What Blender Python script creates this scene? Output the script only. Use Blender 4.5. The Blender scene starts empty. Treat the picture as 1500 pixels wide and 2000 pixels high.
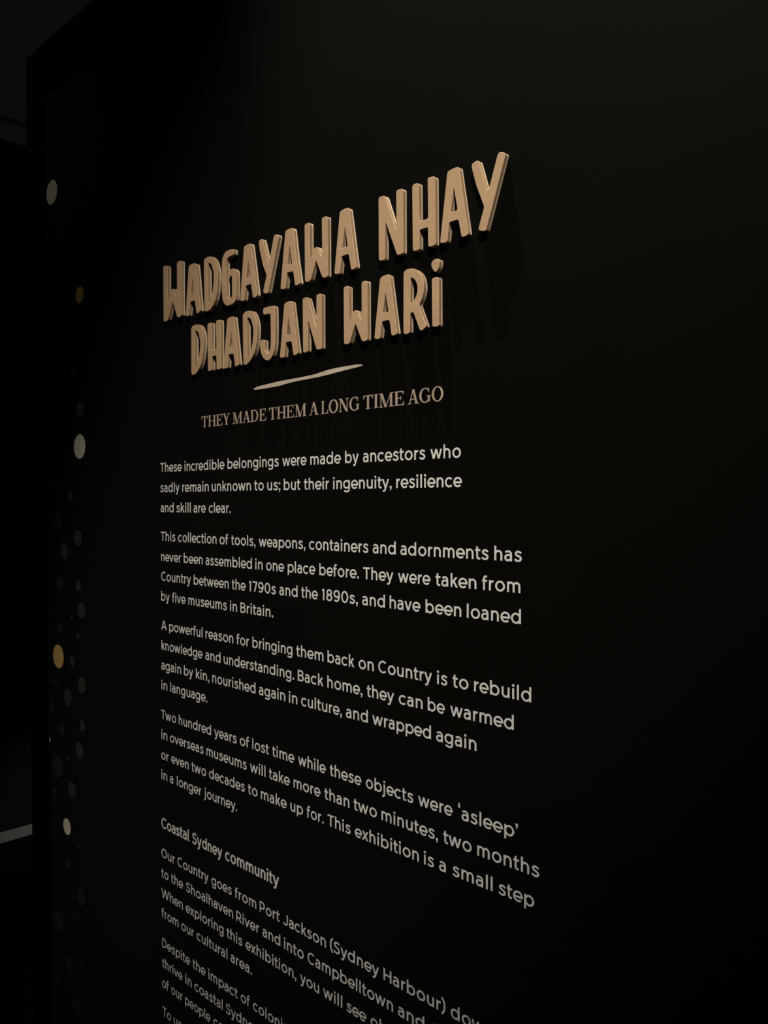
import bpy, math
from mathutils import Vector
from mathutils.geometry import tessellate_polygon

# ------------------------------------------------------------------ camera
F = 1610.0                      # focal length in pixels of the 1500x2000 frame
CX, CY = 750.0, 1000.0
YAW = math.atan(1680.0 / F)     # angle between the view axis and the wall direction -X
PITCH = math.atan(17.0 / F)     # looking slightly down
EYE = Vector((0.0, -1.0, 1.6))
AX = Vector((-math.cos(YAW), math.sin(YAW), 0.0))
RT = Vector((math.sin(YAW), math.cos(YAW), 0.0))
FW = (AX * math.cos(PITCH) + Vector((0, 0, -1)) * math.sin(PITCH)).normalized()
UP = RT.cross(FW)

scene = bpy.context.scene
cam_data = bpy.data.cameras.new('camera')
cam_data.sensor_fit = 'VERTICAL'
cam_data.sensor_height = 24.0
cam_data.lens = 24.0 * F / 2000.0
cam_data.clip_start = 0.02
cam = bpy.data.objects.new('camera', cam_data)
scene.collection.objects.link(cam)
cam.location = EYE
cam.rotation_euler = FW.to_track_quat('-Z', 'Y').to_euler()
scene.camera = cam

# ------------------------------------------------------------------ world, lights, exposure
world = bpy.data.worlds.new('dim_room')
scene.world = world
world.use_nodes = True
world.node_tree.nodes['Background'].inputs[0].default_value = (0.95, 0.97, 0.86, 1)
world.node_tree.nodes['Background'].inputs[1].default_value = 0.009

def spot(name, loc, target, power, size_deg, blend, radius, color):
    d = bpy.data.lights.new(name, 'SPOT')
    d.energy = power; d.spot_size = math.radians(size_deg); d.spot_blend = blend
    d.shadow_soft_size = radius; d.color = color
    o = bpy.data.objects.new(name, d)
    scene.collection.objects.link(o)
    o.location = loc
    o.rotation_euler = (Vector(target) - Vector(loc)).to_track_quat('-Z', 'Y').to_euler()
    return o

# warm track spotlight from the upper right front of the title
spot('title_spotlight', (1.91, -2.60, 5.61), (-0.885, 0.0, 1.94), 1560, 20.8, 1.0, 0.02, (1.0, 0.94, 0.86))
# cooler downlight high up close to the wall, grazing it
spot('grazing_downlight', (-1.35, -0.225, 6.0), (-0.60, 0.02, 1.95), 1700, 24, 1.0, 0.02, (0.96, 1.0, 0.93))
# added fill spot that brightens the dots at the upper left wall end
spot('upper_left_fill', (-3.4, -2.0, 3.3), (-2.45, 0.0, 2.6), 14, 34, 1.0, 0.05, (1.0, 0.97, 0.88))
# low fill spot, added to brighten the far skirting board and wall foot
spot('skirting_fill', (-3.2, 1.6, 1.0), (-3.92, 0.85, 0.05), 12, 50, 1.0, 0.05, (1.0, 0.98, 0.92))

vs = scene.view_settings
vs.view_transform = 'Standard'
vs.look = 'None'
vs.gamma = 1.0
vs.exposure = 0.0
vs.use_curve_mapping = False

# ------------------------------------------------------------------ helpers
def ray(px, py):
    return FW + RT * ((px - CX) / F) + UP * ((CY - py) / F)

def on_wall(px, py, y=0.0):
    """point of the plane y = const seen at a pixel"""
    r = ray(px, py)
    p = EYE + r * ((y - EYE.y) / r.y)
    return Vector((p.x, p.z))

def on_far(px, py, x):
    r = ray(px, py)
    p = EYE + r * ((x - EYE.x) / r.x)
    return p

def material(name, color, rough=0.6, spec=0.3, var=0.0, scale=(6, 6, 6), bump=0.0, bscale=400, sheen=0.0):
    m = bpy.data.materials.new(name); m.use_nodes = True
    nt = m.node_tree; b = nt.nodes['Principled BSDF']
    b.inputs['Roughness'].default_value = rough
    b.inputs['Specular IOR Level'].default_value = spec
    if sheen:
        b.inputs['Sheen Weight'].default_value = sheen
        b.inputs['Sheen Roughness'].default_value = 0.35
        b.inputs['Sheen Tint'].default_value = (0.9, 1.0, 1.0, 1)
    tc = nt.nodes.new('ShaderNodeTexCoord')
    mp = nt.nodes.new('ShaderNodeMapping'); mp.inputs['Scale'].default_value = scale
    nt.links.new(tc.outputs['Object'], mp.inputs[0])
    nz = nt.nodes.new('ShaderNodeTexNoise'); nz.inputs['Scale'].default_value = 1.0
    nz.inputs['Detail'].default_value = 5
    nt.links.new(mp.outputs[0], nz.inputs['Vector'])
    cr = nt.nodes.new('ShaderNodeValToRGB')
    cr.color_ramp.elements[0].position = 0.3; cr.color_ramp.elements[1].position = 0.7
    cr.color_ramp.elements[0].color = tuple(c * (1 - var) for c in color) + (1,)
    cr.color_ramp.elements[1].color = tuple(min(1, c * (1 + var)) for c in color) + (1,)
    nt.links.new(nz.outputs['Fac'], cr.inputs[0])
    nt.links.new(cr.outputs[0], b.inputs['Base Color'])
    if bump:
        n2 = nt.nodes.new('ShaderNodeTexNoise'); n2.inputs['Scale'].default_value = bscale
        n2.inputs['Detail'].default_value = 2
        nt.links.new(tc.outputs['Object'], n2.inputs['Vector'])
        bp = nt.nodes.new('ShaderNodeBump'); bp.inputs['Strength'].default_value = bump
        bp.inputs['Distance'].default_value = 0.0005
        nt.links.new(n2.outputs['Fac'], bp.inputs['Height'])
        nt.links.new(bp.outputs[0], b.inputs['Normal'])
    return m

M = {
    'wall': material('black_wall_paint', (0.0034, 0.0030, 0.0018), 0.62, 0.02, 0.12, (3, 3, 3), 0.12, 700, 0.036),
    'frame': material('black_border_paint', (0.0016, 0.0016, 0.0015), 0.8, 0.02),
    'far_wall': material('far_wall_paint', (0.028, 0.027, 0.022), 0.9, 0.05),
    'joint': material('dark_joint', (0.25, 0.25, 0.24), 0.9, 0.05),
    'fascia': material('fascia_paint', (0.70, 0.70, 0.66), 0.9, 0.1, 0.08, (1.5, 1.5, 1.5)),
    'skirting': material('skirting_paint', (0.55, 0.55, 0.52), 0.6, 0.3),
    'floor': material('dark_floor', (0.004, 0.004, 0.004), 0.7, 0.1),
    'print_white': material('off_white_print', (0.72, 0.70, 0.63), 0.7, 0.1, 0.03, (40, 40, 40)),
    'print_tan': material('tan_print', (0.46, 0.355, 0.26), 0.7, 0.1, 0.04, (40, 40, 40)),
    'print_sand': material('sand_print', (0.58, 0.475, 0.36), 0.7, 0.1, 0.04, (60, 40, 40)),
    'face': material('birch_face_veneer', (0.485, 0.312, 0.178), 0.55, 0.25, 0.07, (26, 60, 110), 0.05, 500),
    'core': material('birch_core_ply', (0.34, 0.215, 0.105), 0.7, 0.2, 0.15, (300, 60, 40)),
    'back': material('birch_back_ply', (0.47, 0.35, 0.235), 0.7, 0.2, 0.10, (60, 60, 40)),
    'glue': material('dark_cross_ply', (0.06, 0.03, 0.012), 0.85, 0.1, 0.3, (40, 60, 60)),
    'dot_white': material('white_dot_print', (0.72, 0.66, 0.52), 0.7, 0.1),
    'dot_ochre': material('ochre_dot_print', (0.60, 0.40, 0.13), 0.7, 0.1),
    'dot_grey': material('charcoal_dot_print', (0.036, 0.036, 0.032), 0.7, 0.1),
    'dot_black': material('near_black_dot_print', (0.022, 0.022, 0.02), 0.7, 0.1),
    'dot_teal': material('dark_teal_dot_print', (0.025, 0.045, 0.045), 0.7, 0.1),
}

def link(name, verts, faces, mat, parent=None, loc=None):
    me = bpy.data.meshes.new(name)
    me.from_pydata([tuple(v) for v in verts], [], faces)
    me.materials.append(mat)
    me.update()
    o = bpy.data.objects.new(name, me)
    scene.collection.objects.link(o)
    if loc is not None: o.location = loc
    if parent is not None: o.parent = parent
    return o

def empty(name, loc, label, cat, group=None):
    o = bpy.data.objects.new(name, None); o.empty_display_size = 0.02
    scene.collection.objects.link(o)
    o.location = loc
    tag(o, label, cat, group)
    return o

def tag(o, label, cat, group=None):
    o['label'] = label; o['category'] = cat
    if group: o['group'] = group

def struct(o, label, cat=None):
    o['kind'] = 'structure'; o['label'] = label
    if cat: o['category'] = cat
    return o

def prism(name, poly, y0, y1, mat, parent=None):
    """slab with outline poly [(x, z)] between the planes y0 (front) and y1"""
    n = len(poly)
    v = [(p[0], y0, p[1]) for p in poly] + [(p[0], y1, p[1]) for p in poly]
    f = [tuple(range(n)), tuple(range(2 * n - 1, n - 1, -1))]
    f += [(i, i + n, (i + 1) % n + n, (i + 1) % n) for i in range(n)]
    return link(name, v, f, mat, parent)

def box(name, a, b, mat, parent=None):
    return prism(name, [(a[0], a[2]), (b[0], a[2]), (b[0], b[2]), (a[0], b[2])], a[1], b[1], mat, parent)

# ------------------------------------------------------------------ the setting
BORDER = 0.004                   # the printed panel stands this much proud of the black wall
def extrapolate(a, b, z):
    t = (z - a.y) / (b.y - a.y)
    return Vector((a.x + (b.x - a.x) * t, z))

o_top = on_wall(50.5, 115, BORDER); o_low = on_wall(63, 1640, BORDER)
i_top = on_wall(84.5, 190, 0.0); i_low = on_wall(97, 1443, 0.0)
RIGHT = 1.6
wall = prism('wall_front', [extrapolate(o_top, o_low, 0.0), (RIGHT, 0), (RIGHT, o_top.y), o_top], BORDER, 0.14, M['frame'])
struct(wall, 'black wall carrying the raised title and the white text', 'wall')
panel = prism('printed_panel', [extrapolate(i_top, i_low, 0.03), (RIGHT - 0.1, 0.03), (RIGHT - 0.1, i_top.y), i_top], 0.0, BORDER, M['wall'], wall)

XF = -3.92
fl = box('floor', (-6.5, -4, -0.05), (3, 4, 0.0), M['floor']); struct(fl, 'black floor in the dark', 'floor')
cl = box('ceiling', (-6.5, -4, 6.3), (3, 4, 6.35), M['floor']); struct(cl, 'dark ceiling', 'ceiling')
edge_z = on_far(50, 287, XF).z
seam_z = on_far(45, 246, XF).z
fw = box('wall_left', (XF - 0.1, -3.9, 0.0), (XF, 3.9, edge_z), M['far_wall'])
struct(fw, 'black far wall behind the end of the text wall', 'wall')
t1 = box('trim_1', (XF - 0.1, -3.9, edge_z), (XF + 0.012, 3.9, seam_z - 0.012), M['fascia'])
struct(t1, 'narrow grey fascia strip along the top of the far wall', 'fascia')
t2 = box('trim_2', (XF - 0.1, -3.9, seam_z + 0.012), (XF + 0.012, 3.9, 6.25), M['fascia'])
struct(t2, 'tall grey fascia above the strip in the upper left corner', 'fascia')
t3 = box('trim_3', (XF - 0.1, -3.9, seam_z - 0.012), (XF, 3.9, seam_z + 0.012), M['joint'])
struct(t3, 'dark shadow gap between the two grey fascias', 'joint')
b0 = on_far(63, 1627, XF).z; b1 = on_far(63, 1609, XF).z
bb = box('baseboard_left', (XF, -3.9, max(b0, 0.002)), (XF + 0.015, 3.9, b1), M['skirting'])
struct(bb, 'pale grey skirting board at the foot of the far wall', 'baseboard')

# ------------------------------------------------------------------ raised plywood letters
THICK = 0.0090
ZOOMS = {  # origin and scale of the tracing frames
 'A': (310, 500, 11.5385), 'B': (425, 455, 11.5385), 'C': (540, 415, 11.7647), 'D': (590, 395, 11.7647),
 'E': (730, 350, 11.1111), 'F': (850, 290, 10.0), 'G': (368, 615, 13.3929), 'H': (470, 590, 15.3846),
 'I': (540, 570, 14.2857), 'J': (665, 530, 12.0), 'K': (780, 500, 12.5)}
UPR, LOW = 'upper title row', 'lower title row'
LETTERS = [
 ('A', 'plywood letter W, first and leftmost letter of the upper title row',
  [(98,262),(106,235),(165,212),(188,222),(197,250),(198,1000),(206,1016),(222,960),(262,780),(285,752),(330,737),(345,748),(375,860),(392,925),(402,930),(410,912),(408,165),(418,135),(475,102),(498,112),(508,140),(512,1310),(498,1352),(440,1390),(412,1372),(395,1300),(318,1045),(308,1035),(298,1045),(215,1400),(195,1455),(170,1475),(125,1480),(110,1460)], []),
 ('A', 'plywood letter A beside the leftmost W of the upper title row',
  [(672,250),(688,208),(720,190),(800,162),(838,178),(852,215),(938,1215),(925,1250),(868,1298),(850,1280),(812,1010),(795,1003),(720,1030),(703,1060),(675,1335),(660,1355),(615,1360),(605,1340)],
  [[(750,505),(762,530),(800,845),(787,866),(730,888),(712,872)]]),
 ('A', 'plywood letter D of the upper title row, left of the G',
  [(1013,120),(1030,70),(1085,25),(1150,10),(1190,15),(1235,55),(1275,120),(1303,210),(1325,330),(1332,480),(1325,640),(1305,830),(1275,980),(1225,1110),(1170,1200),(1110,1240),(1050,1250),(1033,1235)],
  [[(1112,180),(1140,155),(1165,165),(1200,230),(1235,370),(1240,520),(1228,680),(1205,850),(1170,960),(1130,1060),(1115,1045)]]),
 ('B', 'plywood letter G with an open curled front in the upper title row',
  [(95,690),(105,580),(130,500),(180,420),(260,380),(345,360),(366,370),(373,390),(372,470),(360,492),(290,520),(235,550),(212,580),(200,640),(192,760),(190,1000),(198,1400),(205,1465),(225,1490),(255,1490),(300,1465),(325,1420),(325,1200),(320,990),(308,968),(262,970),(252,950),(252,870),(265,835),(300,812),(355,798),(388,815),(412,855),(420,920),(425,1100),(421,1400),(408,1500),(370,1570),(300,1610),(225,1640),(180,1630),(135,1580),(112,1500),(95,1300),(90,1000)], []),
 ('B', 'plywood letter A between the G and the first Y of the upper title row',
  [(590,345),(603,300),(640,275),(730,235),(745,248),(755,290),(890,1385),(878,1425),(820,1462),(795,1450),(788,1420),(755,1165),(740,1150),(650,1180),(628,1215),(600,1500),(585,1530),(525,1535),(508,1515)],
  [[(680,600),(690,625),(733,975),(720,1002),(655,1022),(638,1008)]]),
 ('B', 'smaller plywood letter Y in the middle of the upper title row',
  [(925,220),(930,190),(950,160),(990,135),(1010,146),(1024,180),(1130,655),(1143,680),(1155,650),(1187,515),(1262,90),(1275,55),(1300,32),(1350,35),(1372,60),(1374,100),(1138,1325),(1130,1345),(1110,1368),(1045,1358),(1028,1330),(1030,1290),(1100,960),(1095,930),(1020,730),(950,400)], []),
 ('C', 'plywood letter A right of the smaller Y of the upper title row',
  [(200,460),(210,425),(240,395),(345,355),(370,362),(385,400),(455,1060),(535,1615),(522,1645),(440,1682),(422,1665),(385,1370),(370,1350),(260,1375),(238,1400),(205,1735),(190,1755),(115,1770),(95,1750),(92,1720)],
  [[(293,750),(305,780),(355,1165),(345,1190),(265,1212),(245,1200)]]),
 ('D', 'plywood letter W before the last A of the first upper word',
  [(55,540),(70,505),(150,470),(168,485),(178,520),(182,1290),(192,1308),(215,1250),(245,1110),(265,1065),(300,1040),(345,1025),(368,1045),(385,1100),(425,1230),(445,1252),(458,1235),(460,1100),(452,380),(470,350),(550,322),(572,335),(580,370),(585,1690),(570,1715),(500,1738),(468,1725),(450,1690),(330,1365),(318,1345),(305,1365),(205,1750),(185,1800),(110,1838),(75,1825),(65,1790)], []),
 ('D', 'plywood letter A ending the first word of the upper title row',
  [(862,250),(870,225),(890,200),(960,155),(1045,128),(1070,140),(1083,180),(1245,1480),(1232,1510),(1160,1550),(1130,1545),(1118,1515),(1072,1205),(1055,1190),(930,1230),(905,1260),(865,1625),(850,1645),(770,1655),(748,1640),(742,1610)],
  [[(977,548),(988,575),(1042,990),(1035,1020),(930,1055),(915,1045),(920,1010)]]),
 ('E', 'large plywood letter N opening the second word of the upper title row',
  [(102,450),(108,410),(130,385),(215,358),(245,375),(262,410),(470,1065),(482,1078),(492,1060),(485,270),(500,240),(600,203),(622,218),(632,250),(637,1580),(625,1612),(530,1645),(500,1630),(485,1590),(262,945),(252,940),(247,955),(243,1720),(232,1748),(130,1772),(115,1755),(108,1720)], []),
 ('E', 'large plywood letter H with a rising crossbar in the upper title row',
  [(833,180),(845,130),(870,108),(945,85),(970,98),(980,135),(986,870),(1003,912),(1145,868),(1170,847),(1178,815),(1168,0),(1182,-32),(1290,-64),(1318,-48),(1328,-5),(1338,1400),(1325,1430),(1210,1468),(1188,1455),(1180,1420),(1175,1070),(1160,1042),(1020,1090),(1000,1105),(990,1130),(990,1510),(975,1530),(880,1560),(855,1550),(845,1510)], []),
 ('F', 'large plywood letter A between the H and the last Y of the upper title row',
  [(232,500),(240,465),(260,440),(350,390),(435,360),(462,375),(472,410),(648,1650),(635,1685),(540,1732),(515,1722),(505,1690),(455,1405),(435,1388),(300,1430),(275,1450),(268,1480),(235,1800),(220,1830),(115,1850),(98,1835),(97,1800)],
  [[(355,780),(368,785),(432,1180),(422,1210),(320,1250),(300,1245),(302,1210)]]),
 ('F', 'largest plywood letter Y at the right end of the upper title row',
  [(710,350),(715,310),(740,280),(815,232),(845,245),(858,270),(1005,800),(1022,825),(1045,790),(1060,740),(1215,130),(1235,90),(1265,70),(1345,78),(1368,100),(1368,130),(1000,1565),(990,1595),(965,1615),(900,1612),(860,1600),(845,1575),(850,1540),(950,1160),(948,1120),(935,1085),(800,720),(725,430)], []),
 ('G', 'plywood letter D at the left end of the lower title row',
  [(70,380),(78,330),(120,280),(180,255),(230,248),(275,258),(320,310),(360,400),(385,500),(395,650),(392,800),(380,980),(355,1150),(320,1300),(270,1430),(210,1520),(150,1565),(105,1575),(82,1550),(75,1500)],
  [[(172,430),(200,412),(235,430),(270,500),(300,640),(308,780),(298,940),(275,1100),(240,1240),(200,1370),(180,1378),(168,1360)]]),
 ('G', 'small plywood letter H of the lower title row',
  [(495,280),(502,240),(530,215),(580,200),(600,215),(607,250),(603,895),(612,922),(700,915),(728,890),(730,850),(718,180),(730,150),(755,135),(805,122),(828,138),(835,170),(840,1395),(825,1415),(765,1435),(740,1425),(735,1390),(728,1075),(715,1058),(640,1080),(612,1100),(608,1430),(595,1455),(535,1472),(515,1460),(510,1430)], []),
 ('G', 'plywood letter A right of the H of the lower title row',
  [(1008,150),(1018,110),(1055,70),(1110,48),(1160,40),(1185,55),(1195,90),(1315,1285),(1300,1320),(1240,1355),(1220,1345),(1212,1310),(1180,1035),(1165,1018),(1070,1030),(1048,1050),(1040,1080),(1020,1370),(1005,1395),(935,1410),(920,1395),(920,1360)],
  [[(1105,425),(1115,445),(1157,830),(1142,855),(1080,872),(1058,860),(1060,820)]]),
 ('H', 'plywood letter D directly left of the J of the lower title row',
  [(60,430),(70,370),(110,315),(180,270),(260,258),(340,270),(385,320),(430,420),(470,560),(492,700),(498,850),(490,1050),(470,1230),(435,1420),(385,1570),(320,1710),(240,1820),(170,1880),(110,1893),(85,1870),(80,1800)],
  [[(190,500),(205,470),(245,462),(285,490),(325,570),(360,690),(378,820),(378,980),(365,1150),(335,1330),(295,1490),(240,1620),(210,1660),(195,1640)]]),
 ('H', 'plywood letter J with a flat top bar in the lower title row',
  [(675,215),(690,190),(730,165),(980,105),(1012,122),(1022,160),(1030,400),(1035,700),(1030,1000),(1025,1270),(1005,1440),(960,1600),(900,1700),(830,1750),(780,1755),(710,1720),(650,1640),(600,1500),(580,1350),(585,1190),(600,1155),(640,1135),(690,1130),(715,1150),(722,1180),(720,1350),(735,1450),(770,1530),(805,1560),(840,1550),(870,1480),(895,1350),(905,1150),(905,800),(895,370),(880,345),(735,375),(700,370),(680,350),(676,300)], []),
 ('I', 'plywood letter A right of the J of the lower title row',
  [(212,370),(225,335),(255,300),(320,270),(400,257),(430,275),(440,310),(595,1690),(580,1730),(500,1775),(475,1765),(462,1730),(420,1400),(405,1385),(280,1400),(255,1425),(250,1460),(215,1800),(200,1835),(120,1842),(98,1825),(95,1790)],
  [[(325,700),(335,720),(388,1165),(375,1195),(290,1222),(272,1205),(275,1170)]]),
 ('I', 'plywood letter N ending the first word of the lower title row',
  [(728,250),(730,200),(760,172),(850,155),(875,165),(888,195),(1090,970),(1105,980),(1112,960),(1112,120),(1125,85),(1160,65),(1230,50),(1250,65),(1256,100),(1260,1560),(1245,1590),(1180,1612),(1130,1610),(1110,1585),(1090,1530),(890,825),(878,812),(870,830),(870,1640),(855,1675),(800,1700),(755,1690),(740,1660)], []),
 ('J', 'plywood letter W opening the second word of the lower title row',
  [(72,410),(82,370),(110,350),(165,342),(192,355),(200,385),(205,1150),(210,1175),(225,1165),(240,1100),(275,980),(295,940),(330,920),(375,912),(405,930),(420,970),(470,1130),(485,1145),(495,1120),(492,290),(502,250),(530,228),(590,218),(618,235),(625,270),(628,1590),(615,1620),(545,1645),(510,1635),(490,1605),(358,1250),(345,1238),(335,1250),(225,1630),(205,1685),(165,1710),(105,1712),(85,1690),(80,1640)], []),
 ('J', 'plywood letter A between the W and the R of the lower title row',
  [(920,220),(932,170),(960,130),(1020,100),(1110,70),(1145,85),(1158,120),(1325,1440),(1310,1475),(1225,1510),(1200,1500),(1190,1470),(1148,1160),(1130,1140),(1000,1165),(972,1185),(965,1220),(930,1540),(915,1575),(885,1588),(815,1585),(795,1565),(795,1530)],
  [[(1045,500),(1058,525),(1118,925),(1105,955),(1015,985),(990,980),(990,940)]]),
 ('K', 'plywood letter R with a kicked out leg in the lower title row',
  [(100,440),(108,395),(140,350),(200,320),(300,308),(390,325),(460,370),(530,450),(570,550),(592,660),(598,760),(590,860),(568,970),(530,1080),(480,1190),(490,1240),(640,1660),(650,1700),(635,1745),(540,1822),(510,1815),(490,1790),(345,1385),(325,1365),(290,1385),(262,1420),(258,1450),(250,1840),(235,1880),(190,1905),(125,1908),(105,1885),(98,1830)],
  [[(268,550),(285,525),(330,535),(380,580),(420,660),(440,750),(440,850),(415,970),(370,1060),(310,1140),(275,1168),(262,1150)]]),
 ('K', 'straight plywood stem of the dotted i at the right end of the lower title row',
  [(790,590),(800,555),(840,525),(920,512),(950,525),(958,560),(965,1680),(950,1710),(860,1728),(815,1725),(800,1700)], []),
 ('K', 'plywood dot above the stem of the i in the lower title row',
  [(778,230),(780,180),(800,130),(850,85),(910,62),(960,78),(980,110),(982,160),(965,260),(935,340),(900,380),(870,388),(835,360),(795,290)], []),
]

def rounded(pts, r, seg=4):
    out = []; n = len(pts)
    for i in range(n):
        a, b, c = pts[i - 1], pts[i], pts[(i + 1) % n]
        la, lc = (a - b).length, (c - b).length
        p = b + (a - b) * (min(r, la * 0.5) / la)
        q = b + (c - b) * (min(r, lc * 0.5) / lc)
        for k in range(seg):
            t = k / seg
            out.append(p * (1 - t) ** 2 + b * 2 * t * (1 - t) + q * t * t)
        out.append(q)
    res = []
    for p in out:
        if not res or (p - res[-1]).length > 2e-5: res.append(p)
    if (res[0] - res[-1]).length < 2e-5: res.pop()
    return res

def area(p):
    return 0.5 * sum(p[i - 1].x * p[i].y - p[i].x * p[i - 1].y for i in range(len(p)))

def inset(loop, d):
    """shift a loop to its left by d"""
    n = len(loop); out = []
    for i in range(n):
        a, b, c = loop[i - 1], loop[i], loop[(i + 1) % n]
        t = ((b - a).normalized() + (c - b).normalized())
        if t.length < 1e-6: t = (c - b)
        t.normalize()
        out.append(b + Vector((-t.y, t.x)) * d)
    return out

def cap(loops, y, flip=False):
    flat = [p for l in loops for p in l]
    tris = tessellate_polygon([[Vector((p.x, p.y, 0)) for p in l] for l in loops])
    v = [(p.x, y, p.y) for p in flat]
    f = []
    for t in tris:
        a, b, c = (flat[i] for i in t)
        s = (b - a).cross(c - a)
        if abs(s) < 1e-14: continue
        f.append(tuple(t) if (s > 0) != flip else (t[0], t[2], t[1]))
    return v, f

def sides(loops, rings):
    """rings: list of (y, inset distance) from front to back"""
    v = []; f = []
    for l in loops:
        base = len(v); n = len(l)
        for (y, d) in rings:
            v += [(p.x, y, p.y) for p in (inset(l, d) if d else l)]
        for k in range(len(rings) - 1):
            for i in range(n):
                j = (i + 1) % n
                a = base + k * n
                f.append((a + i, a + n + i, a + n + j, a + j))
    return v, f

def merge(*parts):
    V = []; Fc = []
    for v, f in parts:
        b = len(V); V += v; Fc += [tuple(i + b for i in t) for t in f]
    return V, Fc

PLIES = [('face_ply', 'face', 0.0, 0.12), ('cross_ply', 'glue', 0.12, 0.23), ('core_ply', 'core', 0.23, 0.47),
         ('cross_ply', 'glue', 0.47, 0.59), ('back_ply', 'back', 0.59, 1.0)]
for zk, label, outer, holes in LETTERS:
    ox, oy, s = ZOOMS[zk]
    loops = []
    for j, raw in enumerate([outer] + holes):
        p = [on_wall(ox + x / s, oy + y / s, -THICK) for x, y in raw]
        p = rounded(p, 0.0030)
        a = area(p)
        if (j == 0) != (a > 0): p.reverse()      # outline counter-clockwise, holes clockwise
        loops.append(p)
    cx = sum(p.x for p in loops[0]) / len(loops[0]); zb = min(p.y for p in loops[0])
    root = empty('wooden_letter', (cx, 0.0, zb), label, 'letter')
    off = Vector((cx, zb))
    L = [[p - off for p in l] for l in loops]
    for nm, mk, t0, t1 in PLIES:
        y0, y1 = -THICK * (1 - t0), -THICK * (1 - t1)
        if nm == 'face_ply':
            b = 0.00035
            v, f = merge(cap([inset(l, b) for l in L], y0), sides(L, [(y0, b), (y0 + b * 0.35, b * 0.35), (y0 + b, 0), (y1, 0)]))
        elif nm == 'cross_ply':
            v, f = sides(L, [(y0, 0), (y0, 0.00008), (y1, 0.00008), (y1, 0)])
        elif nm == 'back_ply':
            v, f = sides(L, [(y0, 0), (y1, 0)])
            v, f = merge((v, f), cap(L, y1 - 1e-5, True))
        else:
            v, f = sides(L, [(y0, 0), (y1, 0)])
        link(nm, v, f, M[mk], root)

# ------------------------------------------------------------------ lettering strokes
def arc(cx, cy, rx, ry, a0, a1, n=20):
    return [(cx + rx * math.cos(math.radians(a0 + (a1 - a0) * i / n)), cy + ry * math.sin(math.radians(a0 + (a1 - a0) * i / n))) for i in range(n + 1)]

def spline(pts, n=5):
    out = []
    P = [pts[0]] + list(pts) + [pts[-1]]
    for i in range(1, len(P) - 2):
        p0, p1, p2, p3 = P[i - 1], P[i], P[i + 1], P[i + 2]
        for k in range(n):
            t = k / n
            out.append(tuple(0.5 * (2 * p1[c] + (p2[c] - p0[c]) * t + (2 * p0[c] - 5 * p1[c] + 4 * p2[c] - p3[c]) * t * t
                                    + (-p0[c] + 3 * p1[c] - 3 * p2[c] + p3[c]) * t ** 3) for c in (0, 1)))
    out.append(tuple(pts[-1]))
    return out

def stroke(pts, wx, wy, closed=False):
    """ribbon drawn with an elliptic pen: list of quads"""
    n = len(pts); L = []; R = []
    for i in range(n):
        if closed: a, c = pts[i - 1], pts[(i + 1) % n]
        else: a, c = pts[max(i - 1, 0)], pts[min(i + 1, n - 1)]
        dx, dy = c[0] - a[0], c[1] - a[1]
        l = math.hypot(dx, dy) or 1
        nx, ny = -dy / l, dx / l
        L.append((pts[i][0] + nx * wx, pts[i][1] + ny * wy)); R.append((pts[i][0] - nx * wx, pts[i][1] - ny * wy))
    q = []
    for i in range(n if closed else n - 1):
        j = (i + 1) % n
        q.append([R[i], R[j], L[j], L[i]])
    return q

def par(x0, y0, x1, y1, w):
    """straight diagonal with horizontal ends, w = half thickness"""
    l = math.hypot(x1 - x0, y1 - y0); h = w * l / abs(y1 - y0)
    return [[(x0 - h, y0), (x0 + h, y0), (x1 + h, y1), (x1 - h, y1)]]

def rect(x0, y0, x1, y1):
    return [[(x0, y0), (x1, y0), (x1, y1), (x0, y1)]]

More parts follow.
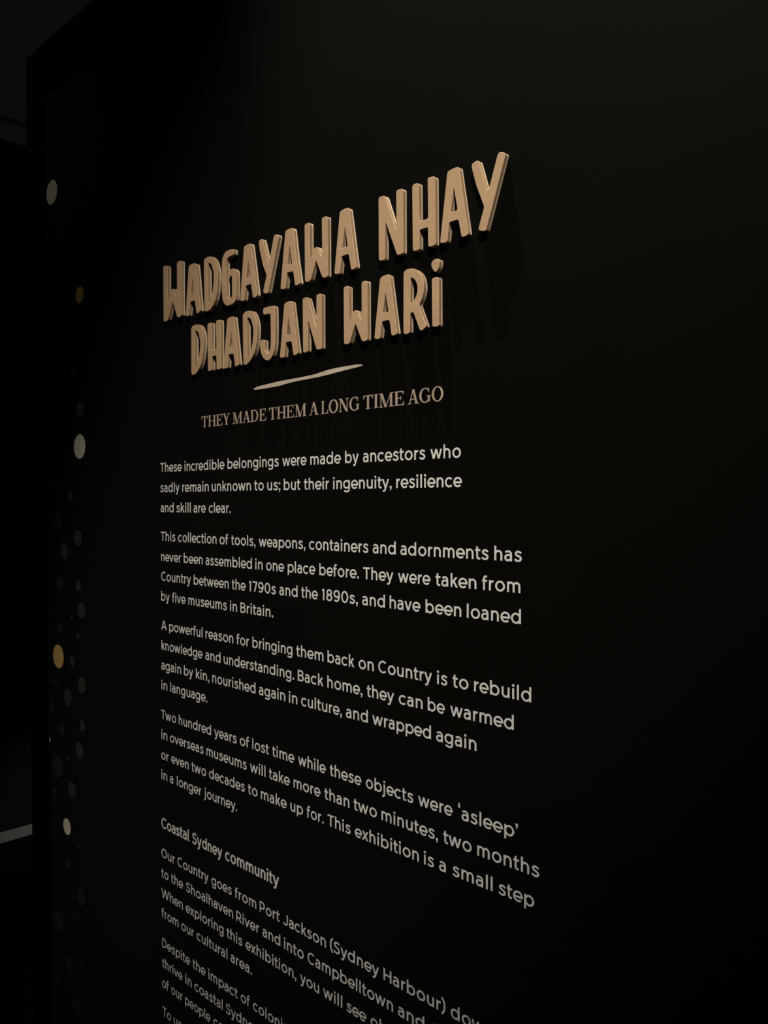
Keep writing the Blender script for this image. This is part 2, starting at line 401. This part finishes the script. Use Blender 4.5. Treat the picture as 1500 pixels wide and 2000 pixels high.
def sans(WX=57, WY=50, wide=1):
    G = {}
    XH, CAP, ASC, DES = 525, 700, 735, -185
    RX, RY = 275 - WX + 14 * wide, 275 - WY
    B = 16 * wide               # extra side bearing
    E = 36 * wide               # extra width of arches
    def st(p, closed=False): return stroke(p, WX, WY, closed)
    def stem(x, y0, y1): return rect(x - WX, y0, x + WX, y1)
    def hbar(x0, x1, y): return rect(x0, y - WY, x1, y + WY)
    def ring(cx): return st(arc(cx, 262, RX, RY, 0, 360, 32)[:-1], True)
    S = 62 + WX + B
    topc = 537 - WY
    def arch(xa, xb, r0=0):
        m = (xa + xb) / 2; rx = (xb - xa) / 2
        return st([(xb, r0), (xb, 310)] + arc(m, 310, rx, topc - 310, 0, 180, 16)[1:] + [(xa, 240)])
    G['o'] = (630 + 48 * wide, ring(315 + 30 * wide))
    NR = 441 + B + E
    G['n'] = (NR + 119 + B, stem(S, 0, XH) + arch(S, NR))
    G['h'] = (NR + 119 + B, stem(S, 0, ASC) + arch(S, NR))
    G['m'] = (850 + 2 * B + E, stem(S, 0, XH) + arch(S, 425 + B + E / 2) + arch(425 + B + E / 2, 731 + B + E))
    G['u'] = (NR + 119 + B, stem(NR, 0, XH) + st([(S, XH), (S, 215)] + arc((S + NR) / 2, 215, (NR - S) / 2, 215 - (WY - 12), 180, 360, 16)[1:] + [(NR, 285)]))
    G['r'] = (365 + 2 * B, stem(S, 0, XH) + st(spline([(S, 240), (S + 16, 345), (S + 61, 425), (S + 136, 468), (S + 226, 474)])))
    dot = rect(S - WX - 6, 605, S + WX + 6, 728)
    G['i'] = (242 + 2.4 * B, stem(S, 0, XH) + dot)
    G['l'] = (242 + 2.4 * B, stem(S, 0, ASC))
    G['j'] = (242 + 2.4 * B, dot + st([(S, XH), (S, -60)] + spline([(S, -60), (100, -120), (50, -150), (-30, -148)])[1:]))
    G['t'] = (375, rect(150 - WX, 150, 150 + WX, 665) + hbar(25, 345, 474) + st([(150, 180)] + spline([(150, 150), (170, 80), (235, 45), (335, 55)])))
    G['f'] = (360, rect(140 - WX, 0, 140 + WX, 560) + hbar(25, 325, 474) + st([(140, 540)] + spline([(140, 570), (162, 655), (225, 693), (325, 686)])))
    G['s'] = (465 + 55 * wide, st(spline([(x * (1 + .07 * wide) + B, y) for x, y in [(395, 420), (320, 468), (225, 487), (138, 458), (110, 390), (145, 322), (245, 275), (340, 230), (378, 150), (340, 72), (245, 37), (145, 52), (52, 112)]])))
    G['e'] = (600, hbar(75, 310 + RX, 245) + st(arc(310, 262, RX, RY, -15, 318, 30)))
    G['c'] = (545 + 30 * wide, st(arc(312, 262, RX, RY, 44, 316, 26)))
    G['a'] = (545 + 15 * wide, rect(425 - WX, 0, 425 + WX, 340) + st(spline([(425, 320), (405, 420), (330, 478), (230, 487), (95, 445)])) +
              st(spline([(425, 285), (320, 308), (200, 303), (115, 250), (96, 165), (130, 75), (215, 38), (320, 58), (400, 120), (425, 190)])))
    G['b'] = (655 + 60 * wide, stem(S, 0, ASC) + ring(S + RX + 2))
    G['d'] = (655 + 55 * wide, ring(330) + stem(330 + RX + 2, 0, ASC))
    G['p'] = (655 + 25 * wide, stem(S, DES, XH) + ring(S + RX + 2))
    G['q'] = (655, ring(315) + stem(315 + RX + 2, DES, XH))
    G['g'] = (650 + 20 * wide, st(arc(312, 275, RX - 4, RY - 12, 0, 360, 32)[:-1], True) + st([(530, XH), (530, 0)] + spline([(530, 0), (505, -90), (420, -143), (290, -148), (110, -95)])[1:]))
    G['v'] = (560, par(62, XH, 270, 0, WX) + par(478, XH, 270, 0, WX))
    G['y'] = (540, par(62, XH, 280, 0, WX) + st([(478, XH), (275, 15), (240, -70)] + spline([(240, -70), (200, -135), (140, -150), (70, -130)])[1:]))
    G['w'] = (845, par(60, XH, 235, 0, WX) + par(410, XH, 235, 0, WX) + par(410, XH, 585, 0, WX) + par(760, XH, 585, 0, WX))
    G['x'] = (520, par(75, XH, 445, 0, WX) + par(445, XH, 75, 0, WX))
    G['k'] = (545, stem(S, 0, ASC) + par(440, XH, 160, 190, WX) + par(265, 320, 470, 0, WX))
    d = rect(50, 0, 185, 130)
    tail = [[(185, 130), (70, 130), (95, 0), (65, -120), (110, -125), (178, -20)]]
    G['.'] = (235, d)
    G[','] = (235, [[(50, 0), (185, 0), (185, 130), (50, 130)], [(110, 0), (185, 0), (178, -45), (120, -130), (60, -118), (105, -50)]])
    G[';'] = (235, G[','][1] + rect(50, 385, 185, 515))
    G['\u2019'] = (235, [[(x, y + 600) for x, y in q] for q in G[','][1]])
    G['\u2018'] = (235, [[(235 - x, 1200 - (y + 600) + 130) for x, y in q] for q in G[','][1]])
    G['T'] = (590, rect(295 - WX - 3, 0, 295 + WX + 3, CAP) + hbar(25, 565, CAP - WY))
    G['A'] = (730, par(68, 0, 352, CAP, WX + 3) + par(662, 0, 378, CAP, WX + 3) + hbar(170, 560, 205))
    G['H'] = (720, stem(125, 0, CAP) + stem(595, 0, CAP) + hbar(125, 595, 350))
    G['B'] = (665, stem(130, 0, CAP) + st([(130, 700 - WY), (370, 700 - WY)] + arc(370, 510, 150, 190 - WY, 90, -90, 12) + [(130, 370)]) +
              st([(130, 368), (390, 368)] + arc(390, 209, 170, 159, 90, -90, 12) + [(130, WY)]))
    G['C'] = (715, st(arc(395, 350, 300, 361 - WY, 46, 314, 30)))
    G['D'] = (740, stem(130, 0, CAP) + st([(130, CAP - WY), (330, CAP - WY)] + arc(330, 350, 298, 350 - WY, 90, -90, 24) + [(130, WY)]))
    G['J'] = (540, st([(410, CAP), (410, 220)] + arc(235, 220, 175, 220 - WY + 10, 0, -90, 12)[1:] + spline([(235, WY - 10), (140, 60), (50, 145)])[1:]))
    G['O'] = (800, st(arc(400, 350, 302, 361 - WY, 0, 360, 36)[:-1], True))
    G['P'] = (640, stem(130, 0, CAP) + st([(130, CAP - WY), (360, CAP - WY)] + arc(360, 455, 175, 245 - WY, 90, -90, 14) + [(130, 260)]))
    G['R'] = (680, G['P'][1] + par(390, 270, 575, 0, WX + 4))
    G['S'] = (620, st(spline([(520, 590), (430, 645), (310, 662), (180, 625), (130, 525), (180, 430), (310, 370), (445, 310), (505, 200), (455, 90), (320, 38), (180, 60), (60, 140)])))
    G['W'] = (1080, par(75, CAP, 300, 0, WX) + par(535, CAP, 305, 0, WX) + par(535, CAP, 770, 0, WX) + par(1000, CAP, 775, 0, WX))
    G['1'] = (370, rect(205 - WX, 0, 205 + WX, 700) + [[(205, 700), (60, 650), (85, 555), (205, 590)]])
    G['7'] = (580, hbar(55, 540, CAP - WY) + par(260, 0, 470, CAP - 40, WX))
    G['0'] = (660, st(arc(330, 350, 222, 361 - WY, 0, 360, 32)[:-1], True))
    G['9'] = (625, st(arc(305, 470, 205, 241 - WY, 0, 360, 28)[:-1], True) + st(spline([(510, 470), (505, 300), (430, 120), (300, 42), (110, 90)])))
    G['8'] = (620, st(arc(310, 520, 175, 190 - WY, 0, 360, 24)[:-1], True) + st(arc(310, 202, 200, 212 - WY, 0, 360, 24)[:-1], True))
    G['('] = (320, st(spline([(290, 790), (170, 640), (120, 480), (120, 240), (170, 70), (290, -80)])))
    G[')'] = (320, st(spline([(30, 790), (150, 640), (200, 480), (200, 240), (150, 70), (30, -80)])))
    return G

def serif():
    G = {}; C = 700; T = 66; t = 24
    def ser(x, y0, w=125): # slab serif at foot (y0=0) or top
        return rect(x - w, y0, x + w, y0 + 42) if y0 == 0 else rect(x - w, y0 - 42, x + w, y0)
    def stem(x): return rect(x - T, 0, x + T, C) + ser(x, 0) + ser(x, C)
    G['I'] = (320, stem(160))
    G['H'] = (790, stem(165) + stem(625) + rect(165, 335, 625, 378))
    G['T'] = (690, rect(345 - T, 0, 345 + T, C) + ser(345, 0) + rect(45, 655, 645, C) +
              [[(45, 700), (45, 500), (75, 500), (100, 600), (150, 658)], [(645, 700), (645, 500), (615, 500), (590, 600), (540, 658)]])
    G['E'] = (650, stem(165) + rect(165, 0, 590, 44) + rect(165, 656, 575, 700) + rect(165, 338, 420, 380) +
              [[(575, 700), (575, 520), (545, 520), (520, 605), (460, 658)], [(600, 0), (600, 195), (570, 195), (540, 95), (460, 42)], [(440, 250), (440, 470), (412, 470), (400, 400), (370, 360), (400, 315), (412, 250)]])
    G['L'] = (610, stem(165) + rect(165, 0, 560, 44) + [[(570, 0), (570, 215), (540, 215), (510, 105), (430, 42)]])
    G['Y'] = (700, rect(350 - T, 0, 350 + T, 300) + ser(350, 0) + par(145, C, 350, 270, T) + par(575, C, 365, 270, 26) + ser(150, C, 140) + ser(575, C, 105))
    G['A'] = (740, par(135, 0, 355, C, 26) + par(590, 0, 375, C, T + 2) + rect(215, 205, 510, 245) + ser(130, 0, 110) + ser(600, 0, 135))
    G['M'] = (940, rect(165 - 24, 0, 165 + 24, C) + ser(165, 0, 110) + rect(775 - T, 0, 775 + T, C) + ser(785, 0, 130) + rect(45, 658, 240, 700) + rect(740, 658, 905, 700) +
              par(200, C, 450, 0, T) + par(765, C, 455, 0, 24))
    G['N'] = (800, rect(160 - 24, 0, 160 + 24, C) + ser(160, 0, 115) + rect(650 - 24, 0, 650 + 24, C) + ser(650, C, 115) + rect(40, 658, 220, 700) + par(185, C, 640, 0, T))
    G['D'] = (770, stem(165) + stroke([(165, 679), (330, 679)] + arc(330, 350, 300, 329, 90, -90, 22) + [(165, 21)], T, t))
    G['O'] = (780, stroke(arc(390, 350, 285, 340, 0, 360, 34)[:-1], T + 3, t, True))
    G['G'] = (800, stroke(arc(400, 350, 295, 340, 48, 318, 30), T + 3, t) + rect(640 - T, 40, 640 + T, 330) + rect(500, 290, 760, 330) +
              [[(655, 710), (655, 470), (625, 470), (590, 570), (530, 630), (600, 650)]])
    return G

def lay_words(G, words, starts, end, base_px, cap_px, space=365):
    """words set on one baseline of the wall; starts/end are the places where the words begin on the photographed line"""
    polys = []
    vx, vy = -930.0, 983.0
    k = (base_px - vy) / (316.0 - vx)
    def at(px):
        return on_wall(px, vy + k * (px - vx), -0.0001)
    z0 = sum(at(p).y for p in starts) / len(starts)
    kc = (base_px - cap_px - vy) / (316.0 - vx)
    s = (on_wall(316, base_px - cap_px).y - on_wall(316, base_px).y) / 700.0
    X = [at(p).x for p in starts] + [at(end).x if end else None]
    for wi, w in enumerate(words):
        adv = 0; gl = []
        lo, hi = 1e9, -1e9
        for ch in w:
            a, q = G[ch]
            for poly in q:
                pp = [(x + adv, y) for x, y in poly]
                lo = min(lo, min(p[0] for p in pp)); hi = max(hi, max(p[0] for p in pp))
                gl.append(pp)
            adv += a
        last = wi == len(words) - 1
        x0 = X[wi]
        if X[wi + 1] is None: width = (hi - lo) * s * 1.02      # the line runs out of the picture
        else: width = (X[wi + 1] - x0) - (0 if last else space * s)
        sx = width / (hi - lo)
        sx = max(0.82 * s, min(1.1 * s, sx)) if len(w) > 1 else max(0.8 * s, min(1.04 * s, sx))
        for pp in gl:
            polys.append([(x0 + (x - lo) * sx, z0 + y * s) for x, y in pp])
    return polys

def print_line(name, polys, mat, parent, origin):
    v = []; f = []
    lvl = 0; prev = None
    for p in polys:
        # overlapping strokes of one glyph lie a few thousandths of a millimetre apart, as layers of print do
        if prev is None or not (abs(p[0][0] - prev[1][0]) + abs(p[0][1] - prev[1][1]) < 1e-7): lvl = (lvl + 1) % 7
        prev = p
        b = len(v)
        a = sum(p[i - 1][0] * p[i][1] - p[i][0] * p[i - 1][1] for i in range(len(p)))
        if a < 0: p = p[::-1]
        v += [(x - origin.x, -lvl * 4e-6, z - origin.z) for x, z in p]
        if len(p) > 4:
            for t in tessellate_polygon([[Vector((x, z, 0)) for x, z in p]]):
                A, B, Cc = (Vector(p[i]) for i in t)
                f.append(tuple(b + i for i in (t if (B - A).cross(Cc - A) > 0 else t[::-1])))
        else: f.append(tuple(range(b, b + len(p))))
    return link(name, v, f, mat, parent)

SANS = sans()
SANS_BOLD = sans(68, 54, 0)
SANS_BOLD['l'] = (290, stroke([(130, 735), (130, 160)] + spline([(130, 160), (148, 75), (205, 42), (265, 52)])[1:], 66, 54))
SERIF = serif()
PARAS = [
 ('off-white paragraph of three lines starting These incredible belongings', [
  ('These incredible belongings were made by ancestors who', [313.2,360.4,444.4,551.3,606.2,674.0,709.0,840.6], 900.2, 922.1),
  ('sadly remain unknown to us; but their ingenuity, resilience', [313.2,355.9,413.5,496.7,521.9,554.3,593.8,650.6,773.9], 902.3, 961.3),
  ('and skill are clear.', [313.9,344.4,378.1,407.7], 450.4, 1000.2)]),
 ('off-white paragraph of four lines about tools, weapons, containers and adornments', [
  ('This collection of tools, weapons, containers and adornments has', [314.2,347.7,428.8,451.7,505.4,603.6,728.1,782.2,965.5], 1019.2, 1056.2),
  ('never been assembled in one place before. They were taken from', [314.6,358.9,401.6,498.5,519.8,562.0,623.7,709.4,777.5,850.7,941.6], 1016.3, 1095.4),
  ('Country between the 1790s and the 1890s, and have been loaned', [314.9,378.3,452.9,486.3,545.6,588.5,628.7,707.4,761.0,831.1,911.7], 1017.5, 1134.1),
  ('by five museums in Britain.', [314.9,336.4,368.0,449.1,469.5], 533.7, 1172.9)]),
 ('off-white paragraph of four lines starting A powerful reason', [
  ('A powerful reason for bringing them back on Country is to rebuild', [315.0,330.4,401.4,462.0,493.0,578.6,639.7,700.4,738.9,853.7,884.0,926.0], 1037.6, 1229.4),
  ('knowledge and understanding. Back home, they can be warmed', [315.4,401.2,436.8,581.6,639.4,716.4,778.8,835.4,879.3], 1003.4, 1268.5),
  ('again by kin, nourished again in culture, and wrapped again', [315.0,359.2,382.6,414.6,505.6,564.2,588.1,675.8,727.3,851.9], 930.6, 1307.2),
  ('in language.', [315.4,332.6], 404.6, 1346.3)]),
 ('off-white paragraph of four lines starting Two hundred years', [
  ('Two hundred years of lost time while these objects were \u2018asleep\u2019', [314.9,349.1,418.2,468.4,492.8,531.8,582.2,644.2,714.5,816.7,894.7], 1011.4, 1403.6),
  ('in overseas museums will take more than two minutes, two months', [315.3,332.1,403.2,488.2,525.3,573.4,633.7,690.8,745.0,865.8,932.2], 1053.2, 1443.0),
  ('or even two decades to make up for. This exhibition is a small step', [314.9,334.5,374.1,408.3,484.4,509.6,567.2,599.2,639.9,693.1,828.0,857.7,883.8,973.7], 1043.3, 1482.3),
  ('in a longer journey.', [315.3,331.7,345.4,398.6], 463.0, 1521.4)]),
 ('off-white paragraph at the bottom starting Our Country goes from Port Jackson', [
  ('Our Country goes from Port Jackson (Sydney Harbour) down', [315.3,346.7,412.9,458.7,507.2,553.0,644.5,749.0,880.3], None, 1673.5),
  ('to the Shoalhaven River and into Campbelltown and A', [315.3,334.2,363.1,461.5,512.8,554.6,600.7,777.1,840.0], None, 1712.7),
  ('When exploring this exhibition, you will see objects', [315.3,362.5,442.8,479.6,586.1,631.1,676.8,723.9], None, 1751.8),
  ('from our cultural area.', [315.7,354.1,384.0,450.3], 491.9, 1790.6)]),
 ('dim off-white paragraph at the bottom starting Despite the impact', [
  ('Despite the impact of colonis', [316.8,376.5,407.0,470.2,494.1], None, 1848.2),
  ('thrive in coastal Sydney', [316.8,362.0,379.9,440.9], None, 1887.0),
  ('of our people co', [316.8,334.5,361.6,416.7], None, 1926.0)]),
 ('faintest off-white line starting To us, cut by the lower picture edge', [
  ('To us', [317.7,339.2], None, 1981.0)]),
]
for label, lines in PARAS:
    o0 = on_wall(lines[0][1][0], lines[-1][3])
    org = Vector((o0.x, -0.0001, o0.y))
    root = empty('text_paragraph', org, label, 'text', None)
    for text, starts, end, base in lines:
        print_line('text_line', lay_words(SANS, text.split(), starts, end, base, 17.8), M['print_white'], root, org)

o0 = on_wall(315.3, 1616); org = Vector((o0.x, -0.0001, o0.y))
hd = print_line('text_heading', lay_words(SANS_BOLD, ['Coastal', 'Sydney', 'community'], [315.3, 375.2, 439.6], 544.9, 1616.4, 20.6, 300), M['print_white'], None, org)
hd.location = org
tag(hd, 'larger off-white heading line reading Coastal Sydney community', 'heading')

# serif subtitle in tan: baseline from its first and last letters
import_starts = [('THEY', 393.8, 449.3), ('MADE', 454.5, 519.5), ('THEM', 525.5, 598.0), ('A', 603.5, 622.5), ('LONG', 627.5, 702.0), ('TIME', 709.5, 789.0), ('AGO', 796.5, 866.0)]
def word_poly(G, w, x_a, x_b, z_base, s):
    adv = 0; gl = []
    for ch in w:
        a, q = G[ch]
        gl += [[(x + adv, y) for x, y in poly] for poly in q]; adv += a - 18
    lo = min(p[0] for g in gl for p in g); hi = max(p[0] for g in gl for p in g)
    k = (x_b - x_a) / (hi - lo)
    return [[(x_a + (x - lo) * k, z_base + y * s) for x, y in g] for g in gl]
SB = (397.0, 838.8, 786.5, 786.0)    # two measured baseline points x, y, x, y
def sub_base(px):
    t = (px - SB[0]) / (SB[2] - SB[0]); return SB[1] + (SB[3] - SB[1]) * t
za = on_wall(SB[0], SB[1]).y; zb_ = on_wall(SB[2], SB[3]).y
zsub = (za + zb_) / 2
ssub = (on_wall(770, sub_base(770) - 27.6).y - on_wall(770, sub_base(770)).y) / 700.0
org = Vector((on_wall(394, 838).x, -0.0001, zsub))
polys = []
for w, a, b in import_starts:
    polys += word_poly(SERIF, w, on_wall(a, sub_base(a)).x, on_wall(b, sub_base(b)).x, zsub, ssub)
sb = print_line('subtitle_line', polys, M['print_tan'], None, org); sb.location = org
tag(sb, 'tan serif capitals reading THEY MADE THEM A LONG TIME AGO', 'subtitle')

# brush stroke under the title
Z = 5.7692
up = [(380 + x / Z, 700 + y / Z) for x, y in [(660,345),(700,320),(800,295),(950,258),(1100,230),(1200,212),(1330,185)]] + \
     [(620 + x / Z, 680 + y / Z) for x, y in [(0,285),(100,250),(200,225),(350,198),(450,183),(508,184),(514,192)]]
dn = [(620 + x / Z, 680 + y / Z) for x, y in [(480,206),(400,226),(300,250),(150,291),(0,327)]] + \
     [(380 + x / Z, 700 + y / Z) for x, y in [(1260,235),(1150,256),(1050,281),(950,310),(800,338),(690,353),(668,352)]]
pts = rounded([on_wall(x, y, -0.0001) for x, y in up + dn], 0.006)
if area(pts) < 0: pts.reverse()
org = Vector((pts[0].x, -0.0001, pts[0].y))
v, f = cap([[p - Vector((org.x, org.z)) for p in pts]], 0.0)
ul = link('brush_underline', v, f, M['print_sand']); ul.location = org
tag(ul, 'tapered sand coloured brush stroke under the wooden title', 'underline')

# ------------------------------------------------------------------ printed dots at the left end
def dot(px, py, h, mat, label, group=None, clip=None):
    c = on_wall(px, py, -0.0001)
    r = on_wall(px, py - h).y - c.y
    n = 36
    ring_ = []
    for i in range(n):
        a = 2 * math.pi * i / n
        x, z = c.x + r * math.cos(a), c.y + r * math.sin(a)
        if clip is not None: x = max(x, clip)
        ring_.append(Vector((x - c.x, z - c.y)))
    v, f = cap([ring_], 0.0)
    o = link('printed_dot', v, f, M[mat]); o.location = (c.x, -0.0001, c.y)
    tag(o, label, 'dot', group)

dot(101, 375.5, 23.5, 'dot_white', 'uppermost large pale dot at the left end of the wall')
dot(155.5, 576, 16.2, 'dot_ochre', 'small ochre dot level with the title, left of the W')
dot(155.3, 872, 24, 'dot_white', 'large pale dot at the height of the first text line')
dot(113.8, 1282, 23, 'dot_ochre', 'large ochre yellow dot, the only big yellow one')
dot(130.8, 1614.5, 15.8, 'dot_white', 'lowest pale dot, beside the heading line')
dot(96.0, 1443.5, 5.5, 'dot_white', 'tiny pale half dot cut by the panel edge', clip=on_wall(96.6, 1443.5).x)
DIM = [(101,943.5,14),(136,968,10),(112,1019,14.5),(152,1051,16),(125.5,1077.5,15),(116.5,1140,15),(153,1143.5,10.5),
 (159,1192.5,16),(140,1205,5),(117.5,1228.5,10.5),(152,1241.5,5.5),(141,1292,10),(109.5,1332,6),(159.5,1338.5,16),(132.5,1362.5,16),
 (101.5,1380,10),(160.5,1418,11),(120,1424.5,10.5),(155,1466,16.5),(132,1482,5),(113,1496,23),(141,1543.5,16),(107,1550,10),
 (154,1655,6),(132,1686.5,10.5),(158.5,1752.5,16.5),(114,1797.5,22),(146.5,1794.5,8),(136,1883,16),(159,1880,8),(113.5,1914.5,8),(149,1967,16)]
ORD = ['first', 'second', 'third', 'fourth', 'fifth', 'sixth', 'seventh', 'eighth', 'ninth', 'tenth', 'eleventh', 'twelfth', 'thirteenth', 'fourteenth', 'fifteenth', 'sixteenth']
def dot_size(h):
    return 'very large' if h > 20 else 'large' if h > 13 else 'medium' if h > 9 else 'small'
seen = {}
for d_ in sorted(DIM, key=lambda q: q[1]):
    sz = dot_size(d_[2]); k_ = seen.get(sz, 0); seen[sz] = k_ + 1
    dot(*d_, 'dot_black' if (d_[0] < 125 or d_[1] > 1600) else 'dot_grey',
        '%s barely visible charcoal dot, %s from the top among the %s dark dots' % (sz, ORD[k_], sz), 'dark printed dots')
dot(156, 800, 16, 'dot_teal', 'dark teal dot just above the large pale dot', None)
dot(142, 727, 9, 'dot_teal', 'very small dark teal dot below the small ochre dot', None)
